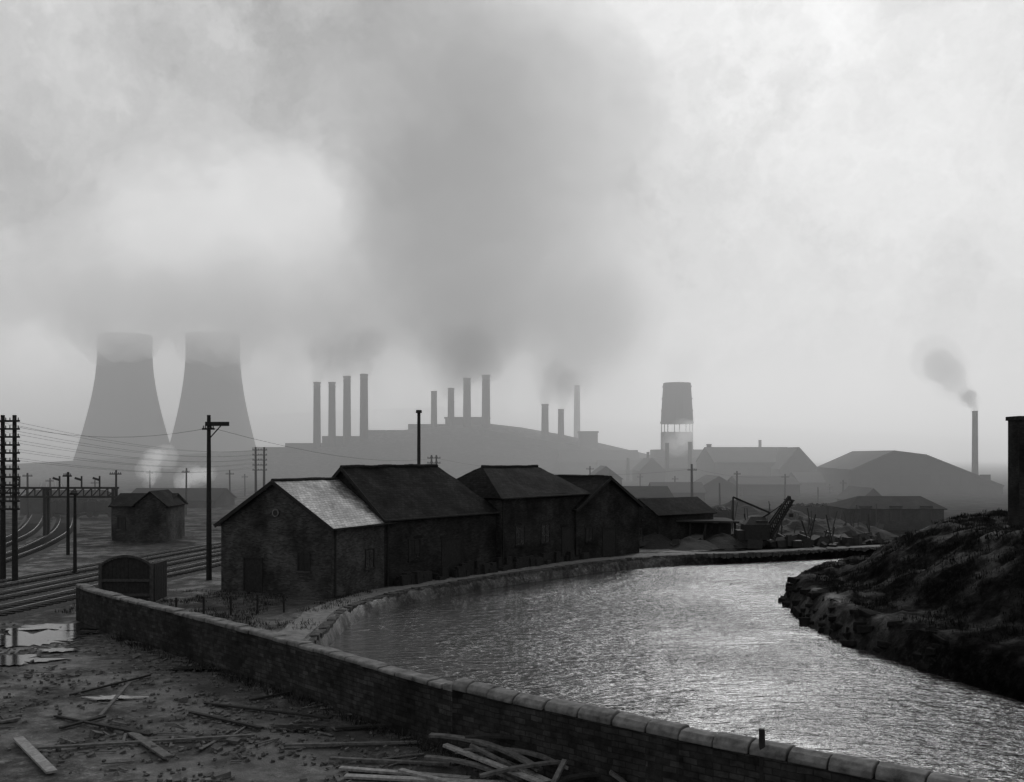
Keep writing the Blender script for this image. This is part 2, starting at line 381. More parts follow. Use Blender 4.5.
def far_shed(name,px0,px1,D,eaveY,ridgeY,depth=14,mw=M_fact,mr=M_factroof,ang=0,openings=(),hip=(0,0),z0=G-.3):
    x0=wx(px0,D); x1=wx(px1,D)
    return building(name,(x0,D),(math.cos(ang),math.sin(ang)),(x1-x0),depth,wz(eaveY,D),wz(ridgeY,D+depth/2),mw,mr,hip=hip,rid=False,openings=openings,z0=z0)
def winrow(n,L,z,w,h): return [('front',L*(i+0.5)/n,z,w,h,'win') for i in range(n)]
def gable_shed(name,px0,px1,D,eaveY,ridgeY,depth,mw=M_fact,mr=M_factroof,skew=0.0):
    x0=wx(px0,D); x1=wx(px1,D); W=x1-x0
    u=Vector((skew,1,0)).normalized()
    return building(name,(x1,D),(u.x,u.y),depth,W,wz(eaveY,D),wz(ridgeY,D),mw,mr,rid=False)
far_shed('signal_house',112,166,105,505,493,6,M_brick,M_slated,openings=winrow(3,6,G+1.2,0.8,1.2))
gable_shed('signal_house',135,166,103,504,491,5,M_brick,M_slated)
far_shed('low_shed',20,90,150,498,490,10,M_brickd,M_slated)
far_shed('low_shed',125,215,170,500,488,12,M_brickd,M_slated)
far_shed('factory_shed',715,800,300,462,447,30,openings=winrow(6,26,3,2.2,3))
gable_shed('factory_shed',780,818,290,468,447,30)
far_shed('factory_shed',655,722,330,468,458,20,openings=winrow(4,22,3,2.0,2))
far_shed('factory_shed',600,655,380,470,460,20)
far_shed('factory_shed',560,640,420,462,450,20)
gable_shed('factory_shed',640,665,310,470,458,20)
far_shed('factory_shed',625,672,140,497,486,12,M_brickd,M_slated,openings=winrow(3,6.5,2,1,1.3))
far_shed('factory_shed',740,800,220,484,476,14)
gable_shed('factory_shed',700,738,210,487,476,14)
far_shed('factory_shed',800,850,260,482,472,14)
gable_shed('factory_shed',860,886,170,500,488,12)
gable_shed('factory_shed',590,622,230,478,466,14)
far_shed('factory_shed',655,705,190,492,482,10)
far_shed('brick_shed',850,944,120,508,496,9,M_brickd,M_slated,hip=(2.5,1.0),openings=winrow(3,11,G+1.2,1.2,1.4))
D=230; e=empty('works_hall'); b_=MB(); pr=[(850,492),(850,470),(893,451),(925,455),(1003,486),(1003,492)]
fr=[(wx(p,D),D,max(wz(y,D),0.5)) for p,y in pr]; bk=[(wx(p,D)+6,D+45,z) for (p,y),(_,_,z) in zip(pr,fr)]
fr[0]=(fr[0][0],D,0);fr[-1]=(fr[-1][0],D,0);bk[0]=(bk[0][0],D+45,0);bk[-1]=(bk[-1][0],D+45,0)
b_.add(fr+bk,[(5,4,3,2,1,0),(6,7,8,9,10,11),(0,1,7,6),(4,5,11,10)]); b_.obj('walls',M_fact,e)
b_=MB(); f2=[Vector(p)+Vector((0,-0.8,0.15)) for p in fr[1:5]]; k2=[Vector(p)+Vector((0,0,0.15)) for p in bk[1:5]]
b_.add(f2+k2,[(0,1,5,4),(1,2,6,5),(2,3,7,6)]); o=b_.obj('roof',M_factroof,e); md=o.modifiers.new('t','SOLIDIFY'); md.thickness=0.4
b_=MB()
for i in range(7): b_.box((wx(865,D)+i*4.6,D-0.1,4.0),(2.4,0.3,2.6))
b_.obj('windows',M_glass,e)

ps=empty('power_station'); b_=MB()
for px0,px1,y,D,dp in((252,300,447,470,20),(285,330,443,480,22),(322,372,436,490,24),(366,420,430,500,24),(408,446,424,505,20)):
    x0=wx(px0,D);x1=wx(px1,D);zt=wz(y,D); b_.box(((x0+x1)/2,D+dp/2,zt/2),(x1-x0,dp,zt))
b_.obj('halls',M_fact,ps)
b_=MB()
for i in range(24):
    px=262+i*6.6; b_.box((wx(px,468),469.8,9),(1.3,0.3,5))
b_.obj('tall_windows',M_glass,ps)
e=empty('conveyor_gallery'); b_=MB(); a=Vector((wx(486,470),470,wz(433,470))); c=Vector((wx(650,440),440,wz(463,440)))
b_.beam(a,c,4,3); b_.obj('gallery',M_fact,e); b_=MB()
for i in range(12):
    p=a.lerp(c,(i+.5)/12); b_.beam((p.x-1,p.y,0),(p.x,p.y,p.z-1),0.6); b_.beam((p.x+2.5,p.y,0),(p.x,p.y,p.z-1),0.6)
b_.obj('trestles',M_fact,e)

def chimney(px,topY,D,wpx,base=0,name='factory_chimney',cap=True):
    e=empty(name); x=wx(px,D); r=wpx/2/F*D; zt=wz(topY,D)
    b_=MB(); b_.rev([((x,D,base),r*1.25),((x,D,base+(zt-base)*0.3),r*1.1),((x,D,zt),r*0.95)],24,False); b_.obj('shaft',M_chim,e,smooth=True)
    if cap:
        b_=MB(); h=r*0.5
        b_.rev([((x,D,zt-h*3),r*0.97),((x,D,zt-h*2.6),r*1.06),((x,D,zt-h*2.2),r*0.97)],24,False)
        b_.rev([((x,D,zt-h),r*0.96),((x,D,zt-h*0.7),r*1.07),((x,D,zt),r*1.07),((x,D,zt+0.02),r*0.75),((x,D,zt-3),r*0.7)],24,False); b_.obj('cap',M_chim,e)
for px,ty,w in((317,382,7),(332,382,7),(347,376,7.5),(364,374,8)): chimney(px,ty,480 if px<350 else 475,w)
for px,ty,w,D in((434,391,6,500),(451,388,6.5,495),(467,378,7.5,490),(486,375,8,485)): chimney(px,ty,D,w,10)
for px,ty,w in((545,404,7),(561,409,6)): chimney(px,ty,480,w,8)
chimney(577,385,650,6,8)
for px,ty,w,D in((667,443,4,330),(690,442,4,330),(709,444,5,320),(975,411,5.5,280),(741,487,3,220),(760,440,3,400),(648,452,3,350),(628,458,3,350)): chimney(px,ty,D,w)
b_=MB(); 
e=empty('boiler_house'); b_.box((wx(588,470),470,wz(433,470)-9),(8.5,9,18)); b_.box((wx(575,470),474,wz(442,470)-6),(18,9,12)); b_.box((wx(467,500),506,24),(22,10,8)); b_.obj('blocks',M_fact,e)
b_=MB(); b_.box((wx(588,470),470,wz(433,470)+.4),(9.3,9.8,0.8)); b_.box((wx(467,500),506,28.5),(23,11,0.8)); b_.obj('roofs',M_factroof,e)

def cooling_tower(px,D,rb,rt,H):
    e=empty('cooling_tower'); x=wx(px,D); b_=MB(); pr=[]
    zt=H*0.9; a=rt*0.97
    kk=(zt-6)/math.sqrt((rb/a)**2-1)
    for i in range(33):
        z=6+(H-6)*i/32; pr.append(((x,D,z+G),a*math.sqrt(1+((z-zt)/kk)**2)))
    b_.rev(pr,64,False); o=b_.obj('shell',M_conc,e,smooth=True); md=o.modifiers.new('t','SOLIDIFY'); md.thickness=0.5
    b_=MB()
    n=36
    for i in range(n):
        t=2*math.pi*i/n
        for s in(-1,1):
            t2=t+s*math.pi/n
            b_.beam((x+rb*1.04*math.cos(t),D+rb*1.04*math.sin(t),0),(x+rb*0.995*math.cos(t2),D+rb*0.995*math.sin(t2),7.2),0.6)
    b_.obj('leg_struts',M_conc,e)
    b_=MB(); b_.rev([((x,D,H+G-0.2),a*1.04),((x,D,H+G+0.8),a*1.04)],64,False); b_.obj('rim',M_conc,e)
cooling_tower(125,600,28,15.5,80)
cooling_tower(213,630,28,16.5,84)
D=400; kq=D/350; x=wx(677,D); e=empty('timber_cooling_tower'); b_=MB()
zt=wz(383,D); zb=wz(424,D)
b_.rev([((x,D,zb),5.7*kq),((x,D,zt),4.8*kq)],28,False); b_.obj('tub',M_chim,e)
b_=MB(); b_.box((x+2,D+6,6),(22,14,12)); b_.box((x+.5,D+4,15),(11.5,9,zb-14)); b_.obj('base_house',M_fact,e)
b_=MB()
for i in range(8):
    t=i*math.pi/4; b_.beam((x+6.6*math.cos(t),D+6.6*math.sin(t),0),(x+6.1*math.cos(t),D+6.1*math.sin(t),zb+1),0.35)
for k in range(4): b_.rev([((x,D,zb+k*4.8+0.3),6.7-k*0.29),((x,D,zb+k*4.8+0.8),6.68-k*0.29)],28,False)
b_.obj('legs_and_hoops',M_chim,e)

e=empty('brick_chimney'); x=wx(1024,62); gz=hz(x,62)
b_=MB(); b_.box((x+0.05,62,(gz-0.5+wz(420,62))/2),(1.4,1.4,wz(420,62)-gz+0.5)); b_.obj('stack',M_brickd,e)
b_=MB(); b_.box((x+0.05,62,wz(420,62)+0.1),(1.6,1.6,0.25)); b_.obj('cap',M_brickd,e)

# ---------------------------------------------------------------- railway
def track(pts,name='railway_track'):
    e=empty(name); C=dens(pts,0.65); S=MB()
    for i in range(len(C)-1):
        a,c=C[i],C[i+1]; S.box((a[0],a[1],G+0.13),(0.25,2.5,0.14),rz=math.atan2(c[1]-a[1],c[0]-a[0])+random.uniform(-.03,.03))
    S.obj('sleepers',M_woodd,e)
    R=MB()
    for o_ in(-0.75,0.75):
        Q=offs(C,o_)[::3]
        for a,c in zip(Q[:-1],Q[1:]): R.beam((*a,G+0.28),(*c,G+0.28),0.07,0.15)
    R.obj('rails',M_rail,e)
    Bb=MB(); Q1=offs(C,1.9);Q2=offs(C,1.35);Q3=offs(C,-1.35);Q4=offs(C,-1.9)
    for a,b2,c,d in zip(Q1,Q2,Q3,Q4): Bb.v+=[(*a,G-0.05),(*b2,G+0.12),(*c,G+0.12),(*d,G-0.05)]
    for i in range(len(C)-1):
        for k in range(3): Bb.f.append((i*4+k,i*4+k+1,i*4+k+5,i*4+k+4))
    Bb.obj('ballast',M_ballast,e)
T1=[(-33,30),(-31,45),(-28.3,60),(-25.5,75),(-21,95),(-12,120),(4,150)]
track(T1); track(offs(T1,4.0)); track(offs(T1,8.0))
T2=[(-38,48),(-41.5,75),(-47,100),(-58,130),(-90,200),(-150,330)]
track(T2); track(offs(T2,3.8))

# ---------------------------------------------------------------- telegraph poles
def pole(px,D,topY,arms=(),armw=1.6,r=0.13,name='telegraph_pole',twin=0,base=None):
    e=empty(name); x=wx(px,D); zt=wz(topY,D); b_=MB(); z0=G-0.4 if base is None else base
    xsn=[x] if not twin else [x-twin/2,x+twin/2]
    for q in xsn: b_.cyl((q,D,z0),(q+random.uniform(-.08,.08),D,zt),r*1.25,r*0.8,10)
    b_.obj('post',M_woodd,e)
    if arms:
        a=MB(); ins=MB()
        for z in arms:
            a.beam((x-armw/2-twin/2,D-0.16,z),(x+armw/2+twin/2,D-0.16,z),0.11,0.13)
            nn=6
            for k in range(nn):
                q=x-armw/2-twin/2+0.1+(armw+twin-0.2)*k/(nn-1); ins.cyl((q,D-0.16,z+0.06),(q,D-0.16,z+0.24),0.045,0.035,6)
        a.obj('crossarms',M_woodd,e); ins.obj('insulators',M_wood,e)
    return x,zt,e
def zz(y,D): return wz(y,D)
x,zt,pe=pole(209,72,415,[zz(429,72)],0.9,0.17)
b_=MB(); b_.beam((x-0.2,71.8,zz(424,72)),(x+1.5,71.8,zz(424,72)),0.16,0.3); b_.beam((x,71.8,zz(440,72)),(x+0.9,71.8,zz(426,72)),0.07); b_.obj('bracket_arm',M_woodd,pe)
pole(9,70,415,[zz(y,70) for y in range(421,512,8)],0.8,0.17,twin=0.85)
pole(75,75,491,[zz(494,75)],0.6,0.12); pole(68,90,472,[zz(476,90)],0.8,0.13)
pole(260,150,447,[zz(y,150) for y in(450,455,460,465,470)],1.0,0.18,twin=1.2)
pole(434,150,455,[zz(y,150) for y in(458,463)],1.2,0.15,twin=.8)
pole(692,150,464,[zz(470,150)],1.4,0.2); pole(720,160,483,[],1,0.15); pole(737,170,471,[zz(474,170)],1.2,0.15)
pole(785,190,474,[zz(477,190)],1.6,0.16); pole(818,190,487,[],1,0.14); pole(843,200,480,[zz(483,200)],1.4,0.16)
pole(116,118,470,[zz(474,118)],1.4,0.14); pole(28,140,473,[zz(476,140)],1.4,0.15); pole(230,180,470,[zz(474,180)],1.5,0.16)
pole(590,200,466,[zz(469,200)],1.6,0.16);pole(186,150,468,[zz(472,150)],1.2,.14)
for px,y,D in((50,478,170),(95,480,180),(150,470,200),(245,474,220),(610,470,220),(640,474,230),(675,476,210),(765,482,240),(830,484,230)): pole(px,D,y,[zz(y+3,D)],1.4,.15)
wr=MB()
def wire(a,c,sag=0.8,r=0.010):
    a=Vector(a);c=Vector(c); n=10; pts=[a.lerp(c,i/n)-Vector((0,0,sag*4*(i/n)*(1-i/n))) for i in range(n+1)]
    for p,q in zip(pts[:-1],pts[1:]): wr.beam(p,q,r*2,r*2)
for k,y in enumerate((422,431,440,449,458)):
    for q in(-0.6,0.6): wire((wx(9,70)+q,69.8,zz(y,70)),(wx(260,150)+q,149.8,zz(450+k*4,150)),1.0,.008)
    wire((wx(9,70)+0.3,69.8,zz(y,70)),(-75,25,zz(y,70)+1),1.0)
wire((wx(209,72),71.8,zz(427,72)),(wx(435,150),149.8,zz(458,150)),1.2); wire((wx(209,72)+.4,71.8,zz(427,72)),(wx(9,70),69.8,zz(425,70)),0.8)
wire((wx(692,150),149.8,zz(468,150)),(wx(785,190),189.8,zz(476,190)),0.8);wire((wx(435,150),149.8,zz(458,150)),(wx(692,150),149.8,zz(469,150)),1.6)
wr.obj('telegraph_wires',M_iron,uv=False)

e=empty('signal_gantry'); b_=MB(); D=110; xa=wx(-30,D); xb=wx(116,D)
for z in(zz(497,D),zz(488,D)): b_.beam((xa,D,z),(xb,D,z),0.2,0.2); b_.beam((xa,D+0.8,z),(xb,D+0.8,z),0.2,0.2)
n=18
for i in range(n):
    q=xa+(xb-xa)*i/n; q2=xa+(xb-xa)*(i+1)/n
    b_.beam((q,D,zz(497,D)),(q2,D,zz(488,D)),0.1); b_.beam((q,D,zz(488,D)),(q,D,zz(497,D)),0.1)
for q in(xa+1,wx(45,D),xb-0.3):
    b_.beam((q,D,G-0.2),(q,D,zz(488,D)),0.3); b_.beam((q,D+0.8,G-0.2),(q,D+0.8,zz(488,D)),0.3)
b_.obj('lattice',M_iron,e)
b_=MB()
for p in(20,60,82,100):
    q=wx(p,D); b_.beam((q,D-0.1,zz(488,D)),(q,D-0.1,zz(476,D)),0.14); b_.box((q-0.35,D-0.15,zz(479,D)),(0.8,0.06,0.24),ry=0.3)
b_.obj('signal_arms',M_iron,e)

e=empty('arched_wooden_gate'); D=61.5; x0=wx(101,D); x1=wx(152,D); b_=MB(); n=13
for i in range(n):
    t=(i+0.5)/n; x=x0+(x1-x0)*t; top=zz(566,D)+0.55*math.sin(math.pi*t)**0.7
    b_.box((x,D+random.uniform(-.015,.015),(0.6+top)/2),((x1-x0)/n*0.93,0.08,top-0.6))
for i in range(7):
    y=D+0.2+i*0.32
    b_.box((x1+0.1,y,(0.6+zz(564,D))/2),(0.08,0.29,zz(564,D)-0.6))
    b_.box((x0-0.1,y,(0.6+zz(564,D))/2),(0.08,0.29,zz(564,D)-0.6))
b_.obj('boards',M_woodd,e)
b_=MB(); pv=None
for i in range(15):
    t=i/14; p=(x0+(x1-x0)*t,D-0.08,zz(566,D)+0.62*math.sin(math.pi*t)**0.7 if 0<t<1 else zz(566,D))
    if pv: b_.beam(pv,p,0.12,0.14)
    pv=p
for z in(1.2,2.1): b_.beam((x0,D-0.09,z),(x1,D-0.09,z),0.08,0.16)
for q in(x0,x1): b_.beam((q,D-0.05,0.5),(q,D-0.05,zz(563,D)),0.2)
b_.obj('frame',mat('grey_wood',0.06,0.02,0.8,5,0.4,spec=.1),e)

# ---------------------------------------------------------------- crane & yard
e=empty('yard_crane'); D=99; b_=MB()
cx=wx(755,D); b_.box((cx,D,2.2),(2.4,2.0,1.5)); b_.box((cx-1.5,D,1.9),(0.8,1.8,1.0)); b_.box((cx+0.5,D,3.1),(1.1,1.6,0.5))
b_.add([(cx-1.2,D-1,2.96),(cx+1.2,D-1,2.96),(cx+1.0,D,3.7),(cx-.4,D,3.7),(cx-1.2,D+1,2.96),(cx+1.2,D+1,2.96)],[(0,1,2,3),(4,3,2,5),(1,5,2),(0,3,4)]); b_.obj('cab',M_iron,e)
b_=MB(); b_.box((cx,D,1.2),(3.6,1.8,0.35))
for i in range(4): b_.cyl((cx-1.35+i*0.9,D-0.95,1.0),(cx-1.35+i*0.9,D-0.8,1.0),0.36,0.36,14)
b_.obj('undercarriage',M_iron,e)
b_=MB(); j0=Vector((wx(767,D),D,1.9)); j1=Vector((wx(791,D),D,zz(498,D)))
for s in(-0.45,0.45):
    for t in(-0.3,0.3): b_.beam(j0+Vector((t,s,-t)),j1+Vector((t*0.6,s*0.4,-t*.6)),0.17)
for i in range(8):
    p=j0.lerp(j1,i/8); q=j0.lerp(j1,(i+1)/8)
    for s in(-.4,.4): b_.beam(p+Vector((-.3,s,.3)),q+Vector((.25,s,-.25)),0.1); b_.beam(p+Vector((.3,s,-.3)),q+Vector((-.2,s,.2)),0.1)
k0=Vector((wx(770,D),D,zz(513,D))); k1=Vector((wx(733,D),D,zz(497,D))); b_.beam(k0,k1,0.17); b_.beam(k1,Vector((wx(733,D),D,zz(520,D))),0.14)
b_.beam(k0,Vector((wx(750,D),D,2.9)),.17)
b_.beam(j1,k0,0.09); b_.beam(j1,j1-Vector((0,0,1.6)),0.05); b_.box(j1-Vector((0,0,1.7)),(0.35,0.35,0.4)); b_.obj('jib',M_iron,e)
e=empty('wharf_shed'); b_=MB(); D=101; xa=wx(642,D); xb=wx(738,D)
b_.box(((xa+xb)/2,D+2.5,zz(521,D)),(xb-xa,6,0.18),ry=0.02); b_.obj('flat_roof',M_factroof,e)
b_=MB()
for i in range(7):
    q=xa+0.3+(xb-xa-0.6)*i/6; b_.beam((q,D,0.6),(q,D,zz(522,D)),0.18); b_.beam((q,D+5,0.6),(q,D+5,zz(522,D)),0.18)
b_.box(((xa+xb)/2+1,D+3.2,1.6),(xb-xa-2,0.1,2.2)); b_.obj('posts_and_back',M_woodd,e)
def heap(name,x,y,rx,ry,h,m_,seed):
    b_=MB(); n=26; k=12
    vs=[(x,y,G+h*(1+0.1*noise.noise(Vector((seed,0,0)))))]
    for j in range(1,k+1):
        for i in range(n):
            t=2*math.pi*i/n; r=j/k; rr=1+0.25*noise.noise(Vector((math.cos(t)*1.5,math.sin(t)*1.5,seed)))
            px_=x+rx*r*rr*math.cos(t); py_=y+ry*r*rr*math.sin(t)
            z=G-0.1+h*(1-r)**0.9+0.3*h*noise.noise(Vector((px_*0.9,py_*0.9,seed)))*(1-r)
            vs.append((px_,py_,z))
    fs=[(0,1+i,1+(i+1)%n) for i in range(n)]
    for j in range(k-1):
        for i in range(n):
            a=1+j*n+i; c=1+j*n+(i+1)%n; fs.append((a,a+n,c+n,c))
    b_.add(vs,fs); b_.obj(name,m_)
for i,(px,D,r,h) in enumerate(((655,99,3,1.4),(690,98,3.5,1.0),(722,99,3,1.3),(800,112,6,2.2),(830,116,5,1.8),(780,125,8,2.6),(845,108,3,1.7),(700,125,7,2.3),(740,135,9,3),(815,104,3,1.2),(860,112,4,1.5),(665,112,4,1.8))):
    heap('coal_heap',wx(px,D),D,r,2.5+r*0.3,h,M_coal,i*3.7)
b_=MB()
for i in range(520):
    px=random.uniform(640,880); D=random.uniform(96.5,125); s=random.uniform(.2,.9)
    x=wx(px,D)
    if polysd(np.array([[x,D]]),RIVER)[0]>-1.6: continue
    b_.box((x,D,G+s*.4),(s*random.uniform(.6,2.2),s,s*random.uniform(.6,1.4)),random.random()*3,random.uniform(-.5,.5),random.uniform(-.5,.5))
    if i%7==0: b_.beam((x,D,G),(x+random.uniform(-.8,.8),D,G+random.uniform(1.5,3.5)),.1)
b_.obj('scrap_pile',M_iron)
def wagon(px,D):
    e=empty('coal_wagon'); x=wx(px,D)
    b_=MB(); b_.box((x,D,2.5),(5.0,0.1,1.3)); b_.box((x,D+2.2,2.5),(5.0,0.1,1.3)); b_.box((x-2.5,D+1.1,2.5),(0.1,2.1,1.3)); b_.box((x+2.5,D+1.1,2.5),(0.1,2.1,1.3)); b_.box((x,D+1.1,1.8),(5.2,2.2,0.2)); b_.obj('body',M_woodd,e)
    b_=MB()
    for q in(-1.5,1.5):
        for y in(0.1,2.1): b_.cyl((x+q,D+y,1.4),(x+q,D+y+0.12,1.4),0.5,0.5,18)
    for q in(-1.8,-0.6,0.6,1.8): b_.beam((x+q,D-0.08,1.85),(x+q,D-0.08,3.1),0.09)
    b_.box((x,D+1.1,1.45),(5.6,1.5,0.25)); b_.obj('wheels_and_frame',M_iron,e)
    b_=MB()
    for i in range(60): b_.box((x+random.uniform(-2.2,2.2),D+1.1+random.uniform(-.8,.8),3.0+random.uniform(-.1,.25)),(0.5,0.5,0.5),random.random()*3,random.random(),random.random())
    b_.obj('coal_load',M_coal,e)
for px,D in((664,118),(712,118),(812,128),(846,128),(60,140),(100,142)): wagon(px,D)

b_=MB(); RP=dens(SHORE_R[3:11],0.7)
for k in range(4):
    for p in offs(RP,0.2+0.28*k):
        if random.random()<0.75:
            b_.box((p[0]+random.uniform(-.2,.2),p[1]+random.uniform(-.2,.2),0.1+0.42*k+random.uniform(-.15,.15)),(random.uniform(.5,1.7),random.uniform(.4,.9),random.uniform(.2,.5)),random.random()*3,random.uniform(-.2,.2),random.uniform(-.2,.2),jit=0.2)
b_.obj('stone_revetment',mat('bank_stone',0.016,0.005,0.95,3,0.8,spec=.03),bevel=0.05)

# ---------------------------------------------------------------- yard debris
def plank(name,pxa,pya,pxb,pyb,w=0.2,h=0.05,m_=None,za=0.06,zb=0.06,bend=0):
    def gp(px,py,dz):
        D=(EYE-G-dz)/(py-HZ)*1000; return Vector((wx(px,D),D,G+dz))
    a=gp(pxa,pya,za); c=gp(pxb,pyb,zb); b_=MB(); n=8 if bend else 1
    side=Vector((-(c-a).y,(c-a).x,0)).normalized()
    pts=[a.lerp(c,i/n)+side*bend*4*(i/n)*(1-i/n)+Vector((0,0,abs(bend)*0.6*4*(i/n)*(1-i/n))) for i in range(n+1)]
    for p,q in zip(pts[:-1],pts[1:]): b_.beam(p,q,w,h)
    b_.obj(name,m_ or random.choice((M_wood,M_woodl,M_wood)),bevel=0.006)
PL=[(18,738,52,772,.30,M_woodl),(38,748,255,735,.14,M_wood),(100,716,128,684,.12,M_wood),(60,728,105,716,.15,M_woodd),(132,733,168,757,.28,M_wood),(205,703,330,718,.14,M_woodd),(190,712,262,728,.14,M_woodd),
(335,728,440,722,.2,M_woodd),(340,768,470,778,.2,M_woodl),(345,776,520,784,.26,M_woodl),(330,758,450,764,.14,M_wood),(285,745,420,742,.12,M_wood),(0,722,20,718,.2,M_wood),(55,716,150,735,.12,M_woodd),(70,695,150,675,.1,M_woodd),(250,700,300,690,.12,M_woodd),(440,735,500,765,.2,M_wood)]
for a in PL: plank('timber_plank',*a[:4],w=a[4],h=0.07,m_=a[5],za=0.08,zb=0.1)
PH=[(425,757,520,782,.22,.5,.2,.15),(445,745,560,790,.2,.7,.3,0),(430,735,540,770,.24,.9,.45,.25),(465,738,560,752,.26,.9,.7,.25),(455,752,570,768,.2,.6,.5,.3),(500,760,590,800,.2,.35,.2,0),(520,770,470,745,.16,.3,.9,0),(455,800,600,775,.2,.3,.4,0),(565,760,545,800,.14,.9,.1,0),(400,770,520,800,.18,.15,.15,0),(610,772,650,800,.2,.8,.1,0),(540,790,620,776,.2,.3,.5,.2),(480,776,590,760,.16,.5,.6,.1)]
for i,a in enumerate(PH): plank('timber_plank',*a[:4],w=a[4],h=0.08,za=a[5],zb=a[6],bend=a[7],m_=(M_wood,M_woodl,M_wood,M_woodd)[i%4])
def wallside(x,y):
    w=WALL+WALL2[1:]; yw=np.interp(x,[p[0] for p in w],[p[1] for p in w]); return y<yw-0.6
b1=MB(); b2=MB(); cnt=0
while cnt<3400:
    D=random.uniform(17,55); x=random.uniform(-0.55,0.55)*D
    if not wallside(x,D): continue
    if noise.noise(Vector((x*0.3,D*0.3,5)))<random.uniform(-0.5,0.3): continue
    cnt+=1; s=random.uniform(0.03,0.12)*(1 if random.random()<.94 else 2.2)
    b2.box((x,D,G+0.02),(s*random.uniform(.8,1.8),s,s*.7),random.random()*6,random.uniform(-.4,.4),random.uniform(-.4,.4),jit=.2)
    if cnt%14==0: 
        l=random.uniform(.3,1.3); b1.box((x+.3,D,G+.05),(l,random.uniform(.04,.1),.03),random.gauss(0,0.9),random.uniform(-.2,.2),random.uniform(-.06,.06))
b2.obj('rubble',M_rub); b1.obj('wood_scraps',M_wood)
e=MB(); D=23.5; e.beam((wx(762,D),D,0.8),(wx(764,D)-.05,D,wz(729,D)),0.12); e.obj('mooring_post',M_woodd)
def weeds(name,pts,hgt,m_=M_weed):
    b_=MB(); H=heights(np.array(pts,float))
    for (x,y),z in zip(pts,H):
        for k in range(random.randint(5,12)):
            a=random.random()*6.28; h=hgt*random.uniform(.3,1.2); ln=random.uniform(.1,.9)*h; w=0.012+0.012*hgt
            p=Vector((x+random.gauss(0,.16),y+random.gauss(0,.16),z-.03)); q=p+Vector((math.cos(a)*ln,math.sin(a)*ln,h)); mdl=p.lerp(q,.55)+Vector((0,0,h*.12)); sd=Vector((-math.sin(a),math.cos(a),0))*w
            b_.add([p-sd,p+sd,mdl+sd*.8,q,mdl-sd*.8],[(0,1,2,4),(4,2,3)])
    b_.obj(name,m_,uv=False)
pts=[]
while len(pts)<700:
    x=random.uniform(-26,-9); y=random.uniform(44,66)
    if not wallside(x,y-1.5) and noise.noise(Vector((x*.35,y*.35,1)))>-0.05 and polysd(np.array([[x,y]]),RIVER)[0]<-0.6: pts.append((x,y))
weeds('weeds',pts,0.24)
C_=np.column_stack([np.random.RandomState(3).uniform(17,45,9000),np.random.RandomState(4).uniform(32,84,9000)])
S_=polysd(C_,RIVER)
pts=[(x,y) for (x,y),s in zip(C_,S_) if s<-1.2 and noise.noise(Vector((x*.3,y*.3,1)))>-0.15 and x/y<.62][:3200]
weeds('bank_grass',pts,0.26,mat('bank_grass_blades',0.016,0.007,0.95,3,0,spec=0.02))
q=[]
w=WALL+WALL2[1:]
for _ in range(300):
    x=random.uniform(-20,12); q.append((x,float(np.interp(x,[p[0] for p in w],[p[1] for p in w]))-random.uniform(.5,1.3)))
weeds('weeds',q,0.3)
b_=MB()
for t in np.linspace(0,1,6): b_.beam((-20+t*7,55+t*2,.6),(-20+t*7,55+t*2,1.9),.1)
b_.obj('fence_posts',M_woodd)
m=bpy.data.materials.new('puddle_water'); m.use_nodes=True; b=m.node_tree.nodes['Principled BSDF']; b.inputs['Base Color'].default_value=(.02,.02,.02,1); b.inputs['Roughness'].default_value=.08; b.inputs['IOR'].default_value=1.8
def puddle(px,py,rx,ry,seed):
    D=9000/(py-HZ); x=wx(px,D); b_=MB(); n=64; vs=[(x,D,G+.075)]
    for i in range(n):
        t=2*math.pi*i/n; r=1+.75*noise.fractal(Vector((math.cos(t)*2.2,math.sin(t)*2.2,seed)),.7,2,5)
        vs.append((x+rx*r*math.cos(t),D+ry*r*math.sin(t),G+.075+seed*.004))
    vs[0]=(x,D,G+.075+seed*.004)
    b_.add(vs,[(0,1+i,1+(i+1)%n) for i in range(n)]); b_.obj('puddle',m)
puddle(30,640,2.2,2.0,1); puddle(66,628,2.6,1.0,2); puddle(10,662,1.6,1.0,3); puddle(200,670,1.2,.4,5); puddle(110,700,.9,.3,6); puddle(300,730,.8,.25,7); puddle(60,652,.8,.4,8)

# ---------------------------------------------------------------- haze (homogeneous air volume beyond the canal bend)
def volmat(name,dens_,albedo,g,emis=0):
    m=bpy.data.materials.new(name); m.use_nodes=True; nt=m.node_tree
    for n in list(nt.nodes): nt.nodes.remove(n)
    o=nt.nodes.new('ShaderNodeOutputMaterial'); v=nt.nodes.new('ShaderNodeVolumePrincipled')
    v.inputs['Density'].default_value=dens_; v.inputs['Anisotropy'].default_value=g; v.inputs['Color'].default_value=(albedo,)*3+(1,)
    v.inputs['Emission Color'].default_value=(1,1,1,1); v.inputs['Emission Strength'].default_value=emis*dens_  # emission stands in for daylight scattered repeatedly inside smoke, steam and haze
    nt.links.new(v.outputs[0],o.inputs['Volume']); return m
hb=MB(); hb.box((0,1545,42),(5000,2890,106)); hb.obj('haze',volmat('haze_air',0.0018,.98,.6,.17),uv=False)  # slight self-glow added to brighten the distance behind the silhouettes

